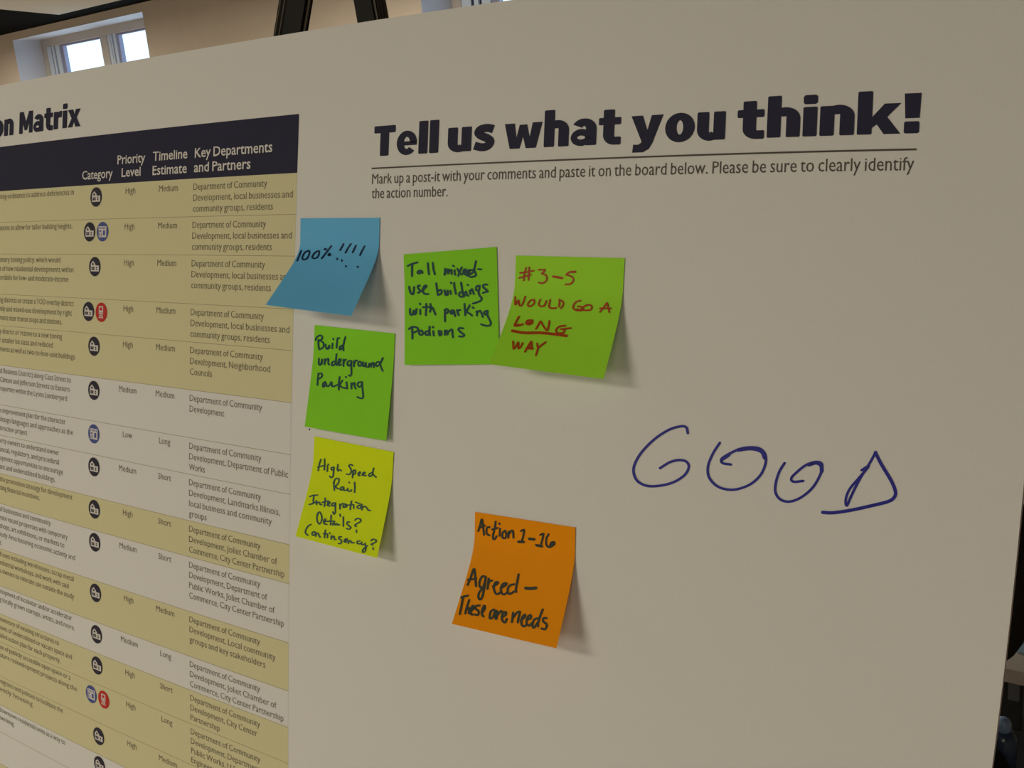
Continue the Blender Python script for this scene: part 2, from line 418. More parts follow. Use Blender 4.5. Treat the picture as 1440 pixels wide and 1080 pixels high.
HEAVY = {
 'T': (.77, rc_(0, .76, .77, 1) + rc_(.23, 0, .54, .98)),
 'e': (.71, ring(.355, .38, .355, .40, .11, .20, 0, 318) + rc_(.2, .30, .705, .43, .01)),
 'l': (S, rc_(0, 0, S, 1.06)),
 'u': (.74, rc_(0, .25, S, .77) + rc_(.43, 0, .74, .77) + ring(.34, .29, .34, .31, .035, .09, 180, 320) + rc_(.34, .03, .6, .2, .01)),
 's': (.66, ribbon(spl([(.60, .64), (.42, .69), (.22, .66), (.15, .56), (.24, .46), (.42, .37), (.52, .26), (.44, .13), (.26, .10), (.04, .16)]), .25)),
 'w': (1.17, [[(0, .77), (.31, .77), (.38, .32), (.47, .72), (.70, .72), (.79, .32), (.87, .77), (1.17, .77), (.99, 0), (.68, 0), (.585, .36), (.49, 0), (.18, 0)]]),
 'h': (.74, rc_(0, 0, S, 1.10) + rc_(.43, 0, .74, .52) + ring(.40, .48, .34, .31, .035, .09, 0, 140) + rc_(.2, .55, .42, .75, .01)),
 'a': (.74, rc_(.43, 0, .74, .50) + ring(.38, .47, .36, .32, .06, .10, 0, 152) + ring(.30, .235, .30, .25, .12, .055, 0, 360) + rc_(.36, .3, .6, .46, .01)),
 't': (.63, rc_(.13, .22, .44, 1.0) + rc_(0, .56, .62, .77) + ring(.45, .27, .32, .29, .01, .06, 180, 275) + rc_(.40, -.02, .63, .21)),
 'y': (.89, [[(0, .77), (.32, .77), (.46, .34), (.57, .77), (.89, .77), (.62, .0), (.52, -.18), (.36, -.27), (.06, -.27), (.08, -.04), (.22, -.05), (.30, .0), (.31, .04)]]),
 'o': (.80, ring(.40, .38, .40, .41, .09, .20)),
 'i': (S, rc_(0, 0, S, .77) + rc_(.0, .84, S, 1.08, .04)),
 'n': (.74, rc_(0, 0, S, .77) + rc_(.43, 0, .74, .52) + ring(.40, .48, .34, .31, .035, .09, 0, 140) + rc_(.2, .55, .42, .75, .01)),
 'k': (.90, rc_(0, 0, S, 1.10) + [[(.28, .40), (.56, .77), (.90, .77), (.62, .43), (.90, 0), (.56, 0), (.41, .25), (.28, .14)]]),
 '!': (.35, rc_(.01, 0, .32, .30, .03) + [[(0, 1.0), (.34, 1.0), (.32, .38), (.03, .38)]]),
 'M': (1.02, rc_(0, 0, .27, 1) + rc_(.75, 0, 1.02, 1) + [[(.02, 1), (.30, 1), (.51, .52), (.72, 1), (1.0, 1), (.60, .14), (.42, .14)]]),
 'r': (.57, rc_(0, 0, S, .77) + [[(.25, .48), (.25, .70), (.36, .76), (.47, .79), (.57, .78), (.55, .50), (.42, .51)]]),
 'x': (.87, [[(0, .77), (.34, .77), (.43, .55), (.53, .77), (.85, .77), (.60, .40), (.87, 0), (.53, 0), (.42, .23), (.32, 0), (0, 0), (.25, .39)]]),
 'A': (.92, [[(0, 0), (.32, 0), (.37, .2), (.57, .2), (.62, 0), (.93, 0), (.64, 1), (.29, 1)]]),
 'c': (.66, ring(.38, .38, .38, .41, .09, .20, 45, 315)),
}
def heavy(P, s, u0, u1, v, cap, gap=.06, h=.0003, sx=None):
    tot = sum(HEAVY[c][0] for c in s) + gap * (len(s) - 1)
    if sx is None: sx = (u1 - u0) / tot
    x = u0 if u0 is not None else u1 - tot * sx
    for c in s:
        wd, polys = HEAVY[c]
        for p in polys: P.poly([(x + a * sx, v - b * cap) for a, b in p], h)
        x += (wd + gap) * sx
    return x

TITLE = [('Tell', 526.4, 617.2), ('us', 630.2, 696.6), ('what', 709.8, 873.6), ('you', 887.6, 1020.4), ('think!', 1037, 1295.4)]
for wd, xa, xb in TITLE:
    P = Print(); ym = 219 - (((xa + xb) / 2) - 534) * .042
    heavy(P, wd, und(xa, ym - 20)[0], und(xb, ym - 25)[0], .0604, .0205)
    P.build('title_lettering', 'navy', board)
P = Print(); sxm = (.0783 - -.0222) / (HEAVY['M'][0] + HEAVY['a'][0] + HEAVY['t'][0] + HEAVY['r'][0] + HEAVY['i'][0] + HEAVY['x'][0] + .3)
heavy(P, 'Matrix', -.0222, .0783, .0163, .0205)
heavy(P, 'Action', None, -.0325, .0163, .0205, sx=sxm)
P.build('title_lettering', 'navy', board)
P = Print(); P.rect(.4213, .0681, .7825, .0691, .0003, nseg=24); P.build('title_rule', 'inkdark', board)
P = Print()
text(P, 'Mark up a post-it with your comments and paste it on the board below. Please be sure to clearly identify', .4220, .0793, .0068, u1=.7816)
text(P, 'the action number.', .4221, .0892, .0068, u1=.4873)
P.build('subtitle_text', 'inkdark', board)
P = Print(); P.disc(*und(435.5, 603.8), .0007, .0003, n=10); P.build('pen_dot', 'pen_navy', board)

# --- the table
TR = und(419.5, 200)[0]
hd = Print(); hd.rect(BU0 + .03, .0262, TR, .0690, .00012, nseg=40); hdo = hd.build('table_header', 'navy', board)
P = Print(); hs = .0073
for s, a, b, y, xs in (('Category', (115.8, 252.7), (158.7, 250), .0638, 0), ('Priority', (165.5, 231), (204.5, 229), .0528, 0), ('Level', (171.3, 248.8), (198, 247), .0638, 0),
        ('Timeline', (215.3, 226.3), (263.8, 222.5), .0524, 0), ('Estimate', (214.7, 246.2), (263, 242), .0640, 0),
        ('Key Departments', (274.2, 221.7), (383.3, 213.5), .0524, 0), ('and Partners', (273, 242.2), (352.5, 237.5), .0639, 0)):
    text(P, s, und(*a)[0], y, hs, u1=und(*b)[0], off=.012)
P.build('header_text', 'hdrtext', hdo)

RV = [.0690, .0991, .12955, .1683, .1988, .2373, .27615, .3061, .3445, .3747, .4211, .4598, .4894, .5193, .5566, .5887, .6190, .6560, .6900, .7250]
C3 = ['Department of Community', 'Development, local businesses and', 'community groups, residents']
JC = ['Department of Community', 'Development, Joliet Chamber of', 'Commerce, City Center Partnership']
ROWS = [  # colour, icons, priority, timeline, partners, (left text, right end px)
 ('y', 'h', 'High', 'Medium', C3, [('ning ordinance to address deficiencies in', 104)]),
 ('y', 'hs', 'High', 'Medium', C3, [('ations to allow for taller building heights.', 102)]),
 ('y', 'h', 'High', 'Medium', C3, [('onary zoning policy, which would', 85), ('t of new residential developments within', 103.5), ('ordable for low- and moderate-income', 96.5)]),
 ('y', 'ht', 'High', 'Medium', C3, [('ng districts or create a TOD overlay district', 104), ('nily and mixed-use development by right', 101.5), ('ment near transit stops and stations.', 87.5)]),
 ('y', 'h', 'High', 'Medium', ['Department of Community', 'Development, Neighborhood', 'Councils'], [('y district or rezone to a new zoning', 87.5), ('r smaller lot sizes and reduced', 74.5), ('ments as well as two-to-four-unit buildings', 105.5)]),
 ('w', 'h', 'Medium', 'Medium', ['Department of Community', 'Development'], [('al Business District) along Cass Street to', 100), ('Clinton and Jefferson Streets to Eastern', 98), ('roperties within the Lyons Lumberyard', 94.5)]),
 ('w', 's', 'Low', 'Long', ['Department of Community', 'Development, Department of Public', 'Works'], [('e improvement plan for the character', 92.5), ('design languages and approaches as the', 103), ('struction project', 38.5)]),
 ('w', 'h', 'Medium', 'Short', ['Department of Community', 'Development, Landmarks Illinois,', 'local business and community', 'groups'], [('erty owners to understand owner', 83.5), ('ancial, regulatory, and procedural', 83), ('opment opportunities to encourage', 88.5), ('ant and underutilized buildings.', 78)]),
 ('y', 'h', 'High', 'Short', JC, [('the promotion strategy for development', 102), ('ding financial incentives.', 56)]),
 ('w', 'h', 'Medium', 'Short', ['Department of Community', 'Development, Department of', 'Public Works, Joliet Chamber of', 'Commerce, City Center Partnership'], [('al businesses and community', 71.5), ('vate vacant properties with temporary', 95), ('shops, art exhibitions, or markets to', 90.5), ('tudy Area fostering economic activity and', 105.5), ('s.', 2.5)]),
 ('y', 'h', 'High', 'Medium', ['Department of Community', 'Development, Local community', 'groups and key stakeholders'], [('ll uses including warehouses, scrap metal', 103.5), ('ndustrial workshops, and work with said', 96.5), ('s owners to relocate use outside the study', 104)]),
 ('w', 'h', 'Medium', 'Long', JC, [('elopment of incubator and/or accelerator', 101), ('g locally grown startups, artists, and more.', 105)]),
 ('y', 'h', 'High', 'Short', ['Department of Community', 'Development, City Center', 'Partnership'], [('nventory of existing structures to', 83), ('ount of underutilized or vacant space and', 101), ('ailed action plan for each property.', 85)]),
 ('y', 'st', 'High', 'Long', ['Department of Community', 'Development, Department of', 'Public Works, U.S.', 'Engineers'], [('on of publicly accessible open space or a', 99), ('uture redevelopment projects along the', 108)]),
 ('y', 'h', 'High', 'Medium', ['Department of Community', 'Development'], [('migrants and policies to facilitate the', 88.5), ('ently housing', 46)]),
 ('w', 'h', 'High', 'Medium', ['Department of Community', 'Development'], [('downtown residential units as a way to', 92), ('own living.', 20.5)]),
 ('w', '', '', '', [], []), ('y', '', '', '', [], []), ('w', '', '', '', [], []),
]
ICV = [.0797, .1099, .1402, .1797, .2099, .2488, .2875, .3171, .3554, .3856, .4324, .4713, .5012, .5316, .5703, .5989]
BS = .0051                                      # body cap height
bwid = (und(375.9, 262)[0] - .2350)             # width of 'Department of Community'
vv, _ = glyphs('Department of Community', -.004); BWX = bwid / (vv[:, 0].max() - vv[:, 0].min()) / (BS / CAP)
PITCH = .00862
IR = .0085
RIGHT = {'Development, local businesses and': (411.7, 286), 'community groups, residents': (384, 293), 'Development, Joliet Chamber of': (390, 790),
 'Commerce, City Center Partnership': (400, 811), 'Development, Department of Public': (405.3, 671), 'Development, Landmarks Illinois,': (394, 725),
 'local business and community': (382.5, 737), 'Development, Neighborhood': (380, 522), 'Development, Department of': (376, 840),
 'Public Works, Joliet Chamber of': (386.7, 858), 'Development, Local community': (387.8, 928), 'groups and key stakeholders': (373.3, 937),
 'Development, City Center': (362.2, 1033), 'Works': (288.3, 662), 'groups': (290.8, 731), 'Councils': (298.3, 528), 'Partnership': (309.2, 1027), 'Development': (315.8, 585)}
def icon(parent, kind, cu, cv):
    P = Print(); c = {'h': 0, 's': 1, 't': 2}[kind]; X = lambda x: cu + x * IR; Y = lambda y: cv - y * IR
    P.disc(cu, cv, IR, .00035, c)
    R_ = lambda x0, y0, x1, y1, m, h=.00055: P.rect(X(x0), Y(y1), X(x1), Y(y0), h, m)
    if kind == 'h':
        P.poly([(X(a), Y(b)) for a, b in ((-.67, -.49), (.74, -.49), (.74, .13), (.12, .13), (.12, .27), (-.30, .60), (-.67, .27))], .00045, 3)
        P.poly([(X(a), Y(b)) for a, b in ((-.44, .16), (-.14, .16), (-.14, .30), (-.29, .40), (-.44, .30))], .00055, c)
        R_(-.54, -.34, -.02, -.03, c)
        R_(-.29, -.34, -.27, -.03, 3, .0006); R_(-.54, -.19, -.02, -.17, 3, .0006)
        R_(.24, -.16, .46, -.03, c); R_(.24, -.34, .46, -.22, c)
    elif kind == 's':
        R_(-.68, .20, .68, .55, 3, .00045)
        for k in range(5): R_(-.55 + k * .24, .28, -.43 + k * .24, .45, c)
        R_(-.62, -.57, .66, .20, 3, .00045)
        R_(.12, -.38, .46, .12, c); R_(-.50, -.02, -.18, .12, c); R_(-.50, -.50, -.40, -.12, c); R_(-.22, -.50, -.14, -.12, c)
    else:
        R_(-.42, -.22, .32, .62, 3, .00045); R_(-.26, .18, .16, .50, c); R_(-.28, -.12, -.14, .02, c); R_(.06, -.12, .20, .02, c)
        P.poly([(X(a), Y(b)) for a, b in ((-.30, -.28), (.20, -.28), (.36, -.60), (-.46, -.60))], .00045, 3)
        R_(-.22, -.40, .12, -.34, c); R_(-.28, -.52, .18, -.46, c)
    return P.build('category_icon', ['blackicon', 'blueicon', 'redicon', 'iconwhite'], parent)
for k, (colr, icons, pr, tl, parts_, left) in enumerate(ROWS):
    v0, v1 = RV[k], RV[k + 1]
    P = Print(); P.rect(BU0 + .03, v0, TR, v1, .00012, nseg=40)
    row = P.build('table_row', 'yellow' if colr == 'y' else 'white', board)
    P = Print(); P.rect(BU0 + .03, v1 - .0002, TR, v1 + .0002, .0002, nseg=40); P.build('row_line', 'line', row)
    if k < len(ICV) and icons:
        if len(icons) == 1: icon(row, icons, .1048 - max(0, k - 11) * .0004, ICV[k])
        else:
            q = .1048 - (.0010 if k > 10 else -.0009)
            icon(row, icons[0], q - .0096, ICV[k]); icon(row, icons[1], q + .0096, ICV[k])
    if not pr: continue
    b0 = v0 + .0091
    P = Print()
    text(P, pr, .1535, b0 + .0003, BS, w=BWX, align='c'); P.build('priority_text', 'ink', row); P = Print()
    text(P, tl, .2037, b0, BS, w=BWX, align='c'); P.build('timeline_text', 'ink', row); P = Print()
    for i, s in enumerate(parts_): text(P, s, .2350, b0 + i * PITCH, BS, w=BWX, u1=und(*RIGHT[s])[0] if s in RIGHT else None)
    P.build('partners_text', 'ink', row)
    P = Print()
    for i, (s, xr) in enumerate(left):
        v = b0 - .0015 + i * PITCH
        # pixel row of this baseline at the frame's left edge gives where the visible line starts
        yl = 268 + (v - .069) / (.5887 - .069) * (991.7 - 268)
        ua = und(0, yl)[0]; ub = und(xr, yl + xr * (yl - 330) / 1500)[0]
        text(P, s, ua, v, BS * .98, u1=ub)
    P.build('action_text', 'ink', row)

# --- handwriting helpers: strokes are pen paths, laid on the sheet or note by casting them on its surface
def parse(s):
    return [[tuple(float(c) for c in p.split(',')) for p in st.split()] for st in s.split(';') if st.strip()]
def cap_disc(p, r, n=8):
    return [[(p[0] + r * math.cos(2 * math.pi * i / n), p[1] + r * math.sin(2 * math.pi * i / n)) for i in range(n)]]
def ink_mesh(name, blocks, mats, parent, loc, place):
    vs, fs, kk = [], [], 0
    for (ox, oy, sc_, w, strokes) in blocks:
        for st in parse(strokes):
            pts = spl(st, 5) if len(st) > 2 else st
            polys = ribbon(pts, w) + cap_disc(pts[0], w / 2) + cap_disc(pts[-1], w / 2)
            for i in range(1, len(pts) - 1):
                polys += cap_disc(pts[i], w / 2, 6) if i % 2 else []
            for p in polys:
                q = [place(ox + a / sc_, oy + b / sc_) for a, b in p]
                if any(x is None for x in q): continue
                kk = (kk + 1) % 16; q = [x - np.array(ray(px_, py_)) * kk * 4e-6 for x, (px_, py_) in zip(q, [(ox + a / sc_, oy + b / sc_) for a, b in p])]
                n = len(vs); vs += q; fs.append(tuple(range(n, n + len(q))))
    return link(name, vs, fs, mats, parent, loc)
def on_board(px, py): return bw(*pxb(px, py), .0003)

GOOD = [(870, 580, 3.512, 13, '''342,102 335,75 310,68 250,85 180,130 115,195 80,255 75,300 95,340 140,362 200,362 270,345 325,310 347,270 335,243 300,235 255,245 205,275;
500,150 465,205 442,265 445,315 475,355 520,377 580,380 650,355 700,310 725,255 725,210 700,180 655,172 600,180 545,205 508,230 515,250 555,257;
820,250 795,290 777,345 775,395 800,430 845,440 900,420 955,375 990,320 1005,275 1000,250 970,245 925,260 880,295 853,325 865,342 912,338;
1200,285 1235,265 1190,320 1140,380 1122,430 1127,460 1150,410 1190,330 1240,250 1270,195'''),
 (870, 580, 3.512, 19, '590,185 655,178 705,192 722,225; 940,258 975,248 1000,262 1003,290; 510,232 545,208'),
 (870, 580, 3.512, 17, '1268,198 1300,260 1345,335 1367,390 1360,420 1330,440 1250,460 1150,482 1060,495 1008,493')]
ho = ink_mesh('handwriting', GOOD, 'marker', board, BL, on_board); ho['label'] = 'word GOOD written large in blue marker'

# ------------------------------------------------------------------ sticky notes
def note(name_label, mname, p, blocks, pen):
    x, y, th, PL, PR, t0, Wd, H, tau = p
    e1 = np.array([math.cos(th), math.sin(th)]); e2 = np.array([-math.sin(th), math.cos(th)])
    ns, ntt = 10, 40
    cols = []
    for i in range(ns + 1):
        s = i / ns; Phi = PL + (PR - PL) * s; a = b = 0; col = []
        for j in range(ntt + 1):
            col.append((np.array([x, y]) + e1 * s * Wd + e2 * a, b))
            t = (j + .5) / ntt * H; ph = Phi * (1 - math.exp(-(t - t0) / tau)) if t > t0 else 0
            a += math.cos(ph) * H / ntt; b += math.sin(ph) * H / ntt
        cols.append(col)
    bmin = min(c[1] for col in cols for c in col); lift = .0007
    P = lambda i, j: bw(*cols[i][j][0], max(cols[i][j][1], 0) + lift)
    vs = [P(i, j) for j in range(ntt + 1) for i in range(ns + 1)]
    I = lambda i, j: j * (ns + 1) + i
    fs = [(I(i, j), I(i, j + 1), I(i + 1, j + 1), I(i + 1, j)) for j in range(ntt) for i in range(ns)]
    top = P(ns // 2, 0)
    t = thing('sticky_note', name_label, 'sticky note', top, 'sticky notes on the poster board')
    # thin sheet: front, back and a flat rim
    nv_ = len(vs); bk = [np.array(v) - BOUT * .00015 for v in vs]
    rim = [(i, 0) for i in range(ns)] + [(ns, j) for j in range(ntt)] + [(i, ntt) for i in range(ns, 0, -1)] + [(0, j) for j in range(ntt, 0, -1)]
    V_ = list(vs) + bk; F_ = list(fs) + [tuple(x + nv_ for x in f[::-1]) for f in fs]; nr = len(rim); r0 = len(V_)
    V_ += [vs[I(i, j)] for i, j in rim] + [bk[I(i, j)] for i, j in rim]
    F_ += [(r0 + k, r0 + (k + 1) % nr, r0 + nr + (k + 1) % nr, r0 + nr + k) for k in range(nr)]
    o = link('note_paper', V_, F_, mname, t, top)
    o.data.polygons.foreach_set('use_smooth', [k < 2 * len(fs) for k in range(len(F_))])
    bvh = BVHTree.FromPolygons([Vector(v) for v in vs], fs)
    def place(px, py):
        r = Vector(ray(px, py)).normalized(); hit = bvh.ray_cast(Vector(CAM), r)
        if hit[0] is None: return None
        n = hit[1]; n = n if n.dot(r) < 0 else -n
        return np.array(hit[0] + n * .00035)
    if blocks:
        ink_mesh('handwriting', blocks, pen, t, top, place)
    return t

BLUE = [(410, 335, 12, 25, '''165,215 135,290 95,385; 285,215 230,240 185,320 200,365 260,345 300,270 300,215 270,220;
435,220 385,260 350,320 375,345 430,330 465,270 465,215; 675,130 600,230 510,345; 570,175 560,195 590,190 575,180; 640,260 620,290 655,290 650,265 635,275;
880,95 820,205; 1005,95 960,160 910,250; 1090,120 1030,245; 1235,135 1195,210 1155,290; 770,345 775,362; 848,375 852,388; 918,470 920,485; 1118,480 1120,495'''),
 (410, 335, 12, 38, '638,272 645,280')]
TALL = [(565, 360, 10.286, 28, '''90,145 150,115 230,92; 155,125 150,200 150,290; 290,215 250,215 230,240 255,255 290,225 300,245; 378,105 385,180 395,265; 450,100 460,190 480,265;
630,185 625,235 620,275 640,230 665,195 680,205 675,255; 675,240 700,205 720,205 722,262; 765,205 768,262 778,270; 742,140 755,148;
805,185 835,240 870,270; 870,165 840,220 820,290; 895,245 925,225 925,195 900,200 890,240 910,265; 950,255 980,235 975,205 950,215 945,250 960,280;
1030,200 985,210 970,250 1000,262 1040,225; 1075,75 1060,140 1050,210 1075,265 1060,290 1010,305 960,285 925,270; 1105,190 1150,193;
110,445 118,500 145,550 170,540 180,450; 265,430 235,435 240,470 265,500 250,530 235,530; 285,510 330,470 360,435 335,430 310,470 310,520 340,550 385,550;
500,395 510,470 525,565; 520,510 560,490 580,510 570,545 530,565; 620,495 635,560 655,560 665,500 668,560; 705,505 712,550; 712,385 722,397;
760,390 765,460 785,550; 905,530 860,520 830,550 845,585 890,590 915,560; 858,385 870,450 880,520 885,560; 930,515 945,565 965,575; 953,414 962,422;
985,500 990,545 998,545; 990,510 1015,480 1025,500 1045,550; 1130,430 1085,440 1075,480 1090,500 1120,490 1130,440; 1110,500 1120,560 1155,610 1145,645 1090,670 1030,688;
1240,415 1190,415 1180,450 1225,490 1245,515 1215,520 1175,535'''),
 (565, 420, 10.286, 28, '''122,145 120,200 135,235 160,225 175,170 185,225 205,215 215,150; 268,160 270,225; 262,72 270,82; 355,75 355,150 350,240; 310,125 370,120 430,130;
415,75 420,140 410,190; 415,160 445,130 465,170 490,230; 630,165 625,240 628,330; 620,165 655,150 675,180 655,210 630,215; 750,170 715,175 710,210 735,220 755,180 765,220 775,255;
800,165 810,205 825,240; 810,190 830,165 850,165; 908,75 915,160 920,240; 985,95 950,160 925,195; 930,190 980,215 1020,245; 1025,125 1040,137;
1085,180 1090,245; 1090,205 1130,175 1155,210 1175,265; 1245,175 1205,185 1195,215 1225,230 1245,200; 1240,180 1240,240 1275,310 1290,360 1270,390 1210,390 1150,370;
105,440 150,410 210,415 240,440 220,470 175,490; 150,425 155,500 155,580; 290,460 255,475 255,510 285,525 310,500 290,465; 385,470 345,480 345,515 375,525 395,500; 405,405 400,470 408,530;
455,470 465,535; 450,408 458,417; 535,465 545,525 560,530 570,470 575,520; 625,460 625,525; 625,490 650,460 665,520; 668,490 705,455 730,450 735,510 745,560;
890,430 840,425 820,450 860,490 905,525 880,548 830,545''')]
BUILD = [(435, 465, 12, 27, '''110,160 125,115 180,80 220,100 215,140 180,165; 155,150 155,230 165,310; 175,165 235,200 245,250 220,295 170,318;
275,235 285,290 310,310 340,250 335,300; 395,215 388,300; 405,135 408,150; 510,125 480,130 470,200 460,290; 575,245 530,260 510,300 530,320 570,270; 612,105 590,180 575,260 580,335;
165,470 160,530 170,575 195,570 220,480 215,560; 265,480 260,570; 262,530 300,480 325,480 320,540 335,575; 430,520 400,525 380,560 390,590 430,570 450,530; 462,395 455,460 450,540 470,585;
480,560 520,530 530,480 500,490 490,540 510,585 540,570; 575,490 580,600; 575,560 600,495 622,490; 700,505 655,520 645,570 670,595 700,560 715,510; 715,510 710,600 712,680 710,740 690,765 668,750;
755,510 755,605; 758,560 785,505 812,505; 855,520 825,540 835,590 865,595 885,560 860,520; 910,530 905,590 930,600 955,540 955,600 975,615;
1010,560 1005,615; 1010,585 1040,550 1045,610; 1050,575 1085,540 1090,620; 1200,530 1150,530 1120,570 1140,600 1180,575 1215,520 1245,460; 1235,470 1200,560 1210,610 1240,680'''),
 (435, 510, 12, 27, '''155,190 145,280 140,380; 150,190 195,180 220,210 200,250 155,275; 270,325 235,350 230,400 255,405 280,350 290,390 320,400; 320,400 350,370 375,325 385,395 420,400 450,385 490,370;
515,240 500,340 500,460; 560,300 520,360 510,380 550,415 600,430 640,425; 630,330 640,440; 618,238 625,250; 710,345 712,440; 712,390 745,345 770,350 765,400 785,440;
880,325 830,335 815,380 840,410 875,390 895,340; 895,330 895,400 905,500 910,580 880,605 810,578''')]
RAIL = [(425, 635, 12, 24, '''318,130 290,220 272,320; 380,125 380,200 375,310; 265,265 330,245 385,235; 430,235 425,335; 438,212 448,220; 540,265 500,270 495,305 525,310 540,270; 540,270 530,350 520,420 490,440 465,415;
605,220 595,300 610,330; 610,315 640,308 665,325; 855,235 820,220 790,240 820,290 830,340 800,385 745,380; 860,335 850,440; 850,340 885,310 905,340 885,380 855,385;
945,385 980,365 975,345 950,360 950,400 975,405; 1010,395 1050,370 1060,350 1030,360 1025,400 1080,405; 1190,360 1150,365 1125,395 1145,420 1190,390; 1210,280 1190,360 1210,400 1250,435;
550,480 535,540 545,655; 530,530 560,465 605,455 625,480 605,540 560,590; 560,590 590,620 630,635; 690,595 655,610 655,650 690,640 700,600; 700,610 710,655 750,650 770,640; 770,620 780,670 825,665 830,645; 793,520 797,528; 885,520 890,600 885,690'''),
 (425, 690, 12, 24, '''130,100 190,80 265,75; 200,90 190,150 190,210; 120,235 190,215 235,190; 240,170 245,235; 245,210 290,195 305,235 330,235; 390,125 385,190 375,270; 340,200 440,175;
420,240 455,225 470,195 440,195 430,250 470,260; 555,205 515,215 500,245 530,260 560,225; 565,210 560,300 560,370 535,395 520,360; 635,230 640,310; 640,260 680,220 710,225;
735,225 700,245 695,280 730,275 745,235 750,275; 835,175 820,250 810,320; 770,245 860,235; 870,245 870,300; 960,250 930,270 945,300 985,295 990,260 960,250; 905,195 950,215 1010,235;
1010,260 1010,325; 1015,290 1050,265 1090,290 1115,330 1150,335; 262,380 250,460 265,540 300,560; 250,430 290,360 320,400 335,470 320,530 290,565; 365,545 395,510 390,480 365,510 375,560 420,570;
490,415 485,500 480,580; 420,520 500,515 550,520; 540,540 515,560 525,580 555,560 565,580; 590,555 600,580 630,575; 640,400 645,435; 695,445 695,520 695,600; 800,530 765,530 760,565 800,600 820,625 795,650 750,640;
890,500 930,470 985,485 985,520 920,560 890,590 915,605; 915,665 918,705; 150,570 100,600 60,670 60,720 95,755; 215,695 180,700 170,740 200,755 225,720 210,695; 235,715 230,770; 235,735 270,720 285,760 305,785;
395,665 385,720 375,795; 360,725 430,735; 430,740 425,795; 462,712 472,720; 495,760 490,820; 500,790 535,770 545,820 570,825; 665,780 625,780 625,820 655,830 665,870 640,895 615,890;
720,860 760,835 745,810 715,835 715,865 750,870; 785,845 780,890; 785,865 815,845 830,880; 835,870 855,880 880,880; 975,850 935,855 930,885 960,900 995,885; 1010,870 1000,905 1040,910 1065,890;
1100,930 1060,960 1020,1010 1030,1040 1065,1020 1075,960 1060,900; 1165,845 1195,820 1245,835 1245,865 1200,890 1165,905 1190,915; 1195,965 1200,995''')]
ORANGE = [(640, 720, 9, 24, '''295,240 320,160 340,90 355,180 368,290; 310,200 380,170; 440,190 405,200 400,270 435,295; 515,120 500,220 480,300 490,345 515,330 525,305; 470,220 540,200; 570,210 565,300; 561,143 566,152;
640,235 605,260 600,320 635,330 650,280 630,235; 680,245 675,325; 680,285 715,235 735,250 740,325; 835,240 875,225 865,300 845,370; 800,375 870,378; 945,338 1000,346; 1080,290 1120,275 1105,350 1085,420; 1025,415 1100,435;
1185,280 1155,340 1160,420 1200,445 1255,410 1255,380 1220,385 1205,420'''), (640, 720, 9, 34, '940,338 1002,346; 1205,425 1245,405; 805,376 868,378; 1035,420 1098,434'),
 (640, 795, 9, 27, '''160,250 200,150 240,45 255,150 265,265; 165,185 265,170; 390,150 350,140 315,190 310,260 345,290 375,220 390,150; 385,170 370,280 345,400 315,435 295,400 310,340 360,290; 425,170 410,300; 415,240 440,200 468,195;
480,270 530,240 545,215 510,220 490,280 510,350 540,365 580,340; 580,290 640,255 650,230 610,235 580,290 590,350 620,370 660,345; 750,240 690,260 665,320 690,365 750,330; 805,115 785,220 770,310 775,340;
50,425 100,400 165,385; 100,410 85,500 60,620; 180,440 150,530 130,610; 140,570 180,540 175,610; 195,590 230,550 225,510 200,570 205,620 230,625; 315,510 270,515 260,550 300,585 290,630 255,625; 345,600 375,550 370,510 345,560 340,620 360,650;
490,560 450,590 440,670 480,660 510,570 515,680; 530,580 525,680; 530,640 580,580 600,600; 590,660 640,630 640,590 600,620 595,690 630,725 655,680; 735,600 720,720; 730,670 785,600 820,595 800,680 795,725;
830,700 880,660 885,625 850,660 840,740 870,775 910,750; 915,690 960,670 955,630 920,660 905,730 940,765 975,730; 1050,670 1000,690 980,760 1000,790 1050,720; 1110,560 1075,650 1050,740 1050,775; 1160,670 1120,670 1115,710 1160,750 1140,810 1095,800'''),
 (640, 795, 9, 40, '895,290 960,295 1022,288')]
LONG = [(715, 370, 9, 22, '''225,60 205,140 195,220; 265,55 260,130 255,215; 150,125 230,115 320,97; 140,188 220,165 285,148; 385,85 425,85 465,85 440,120 425,135 470,150 490,190 470,235 425,255 385,245; 570,170 620,178 680,190;
850,110 800,108 765,120 735,148 780,160 820,190 820,230 780,265 725,270; 88,430 90,530 130,470 140,535 175,530 215,425; 325,465 275,480 245,530 275,550 320,520 330,480 320,465; 405,465 385,510 400,545 450,545 475,500 480,480;
530,465 515,555 560,575 605,570; 650,470 640,555; 645,465 690,490 695,530 665,575; 915,475 850,500 820,560 850,595 910,600 930,560 880,550; 1005,530 945,560 930,590 990,600 1045,590 1055,545 1005,530 960,550;
1160,620 1210,560 1250,505 1265,570 1280,625; 1160,575 1300,575'''), (715, 370, 9, 30, '570,170 620,178 680,190; 800,112 850,110; 870,590 920,600 945,585'),
 (715, 435, 9, 24, '''135,95 100,160 80,210 140,205 185,190; 350,250 380,200 410,155 440,210 490,270 510,210 520,150; 720,210 650,220 605,260 620,300 690,300 715,260; 665,255 790,240;
60,410 65,500 90,480 125,420 125,495 155,480 180,430; 210,540 250,470 290,410 295,460 295,505; 225,500 310,500; 365,435 375,485 420,455 470,420; 380,485 365,530 350,585; 300,140 245,145 225,180 260,195 300,175 305,145'''),
 (715, 435, 9, 36, '50,275 200,300 400,300 560,315 735,338; 245,160 230,180 262,185 295,165; 85,208 140,203; 270,480 285,485')]
note('blue sticky note reading 100% in dark pen, overlapping the table edge', 'note_blue', [0.35135, 0.10064, 0.00177, 0.7246, 0.57134, 0.01792, 0.07648, 0.07545, .008], BLUE, 'pen_navy')
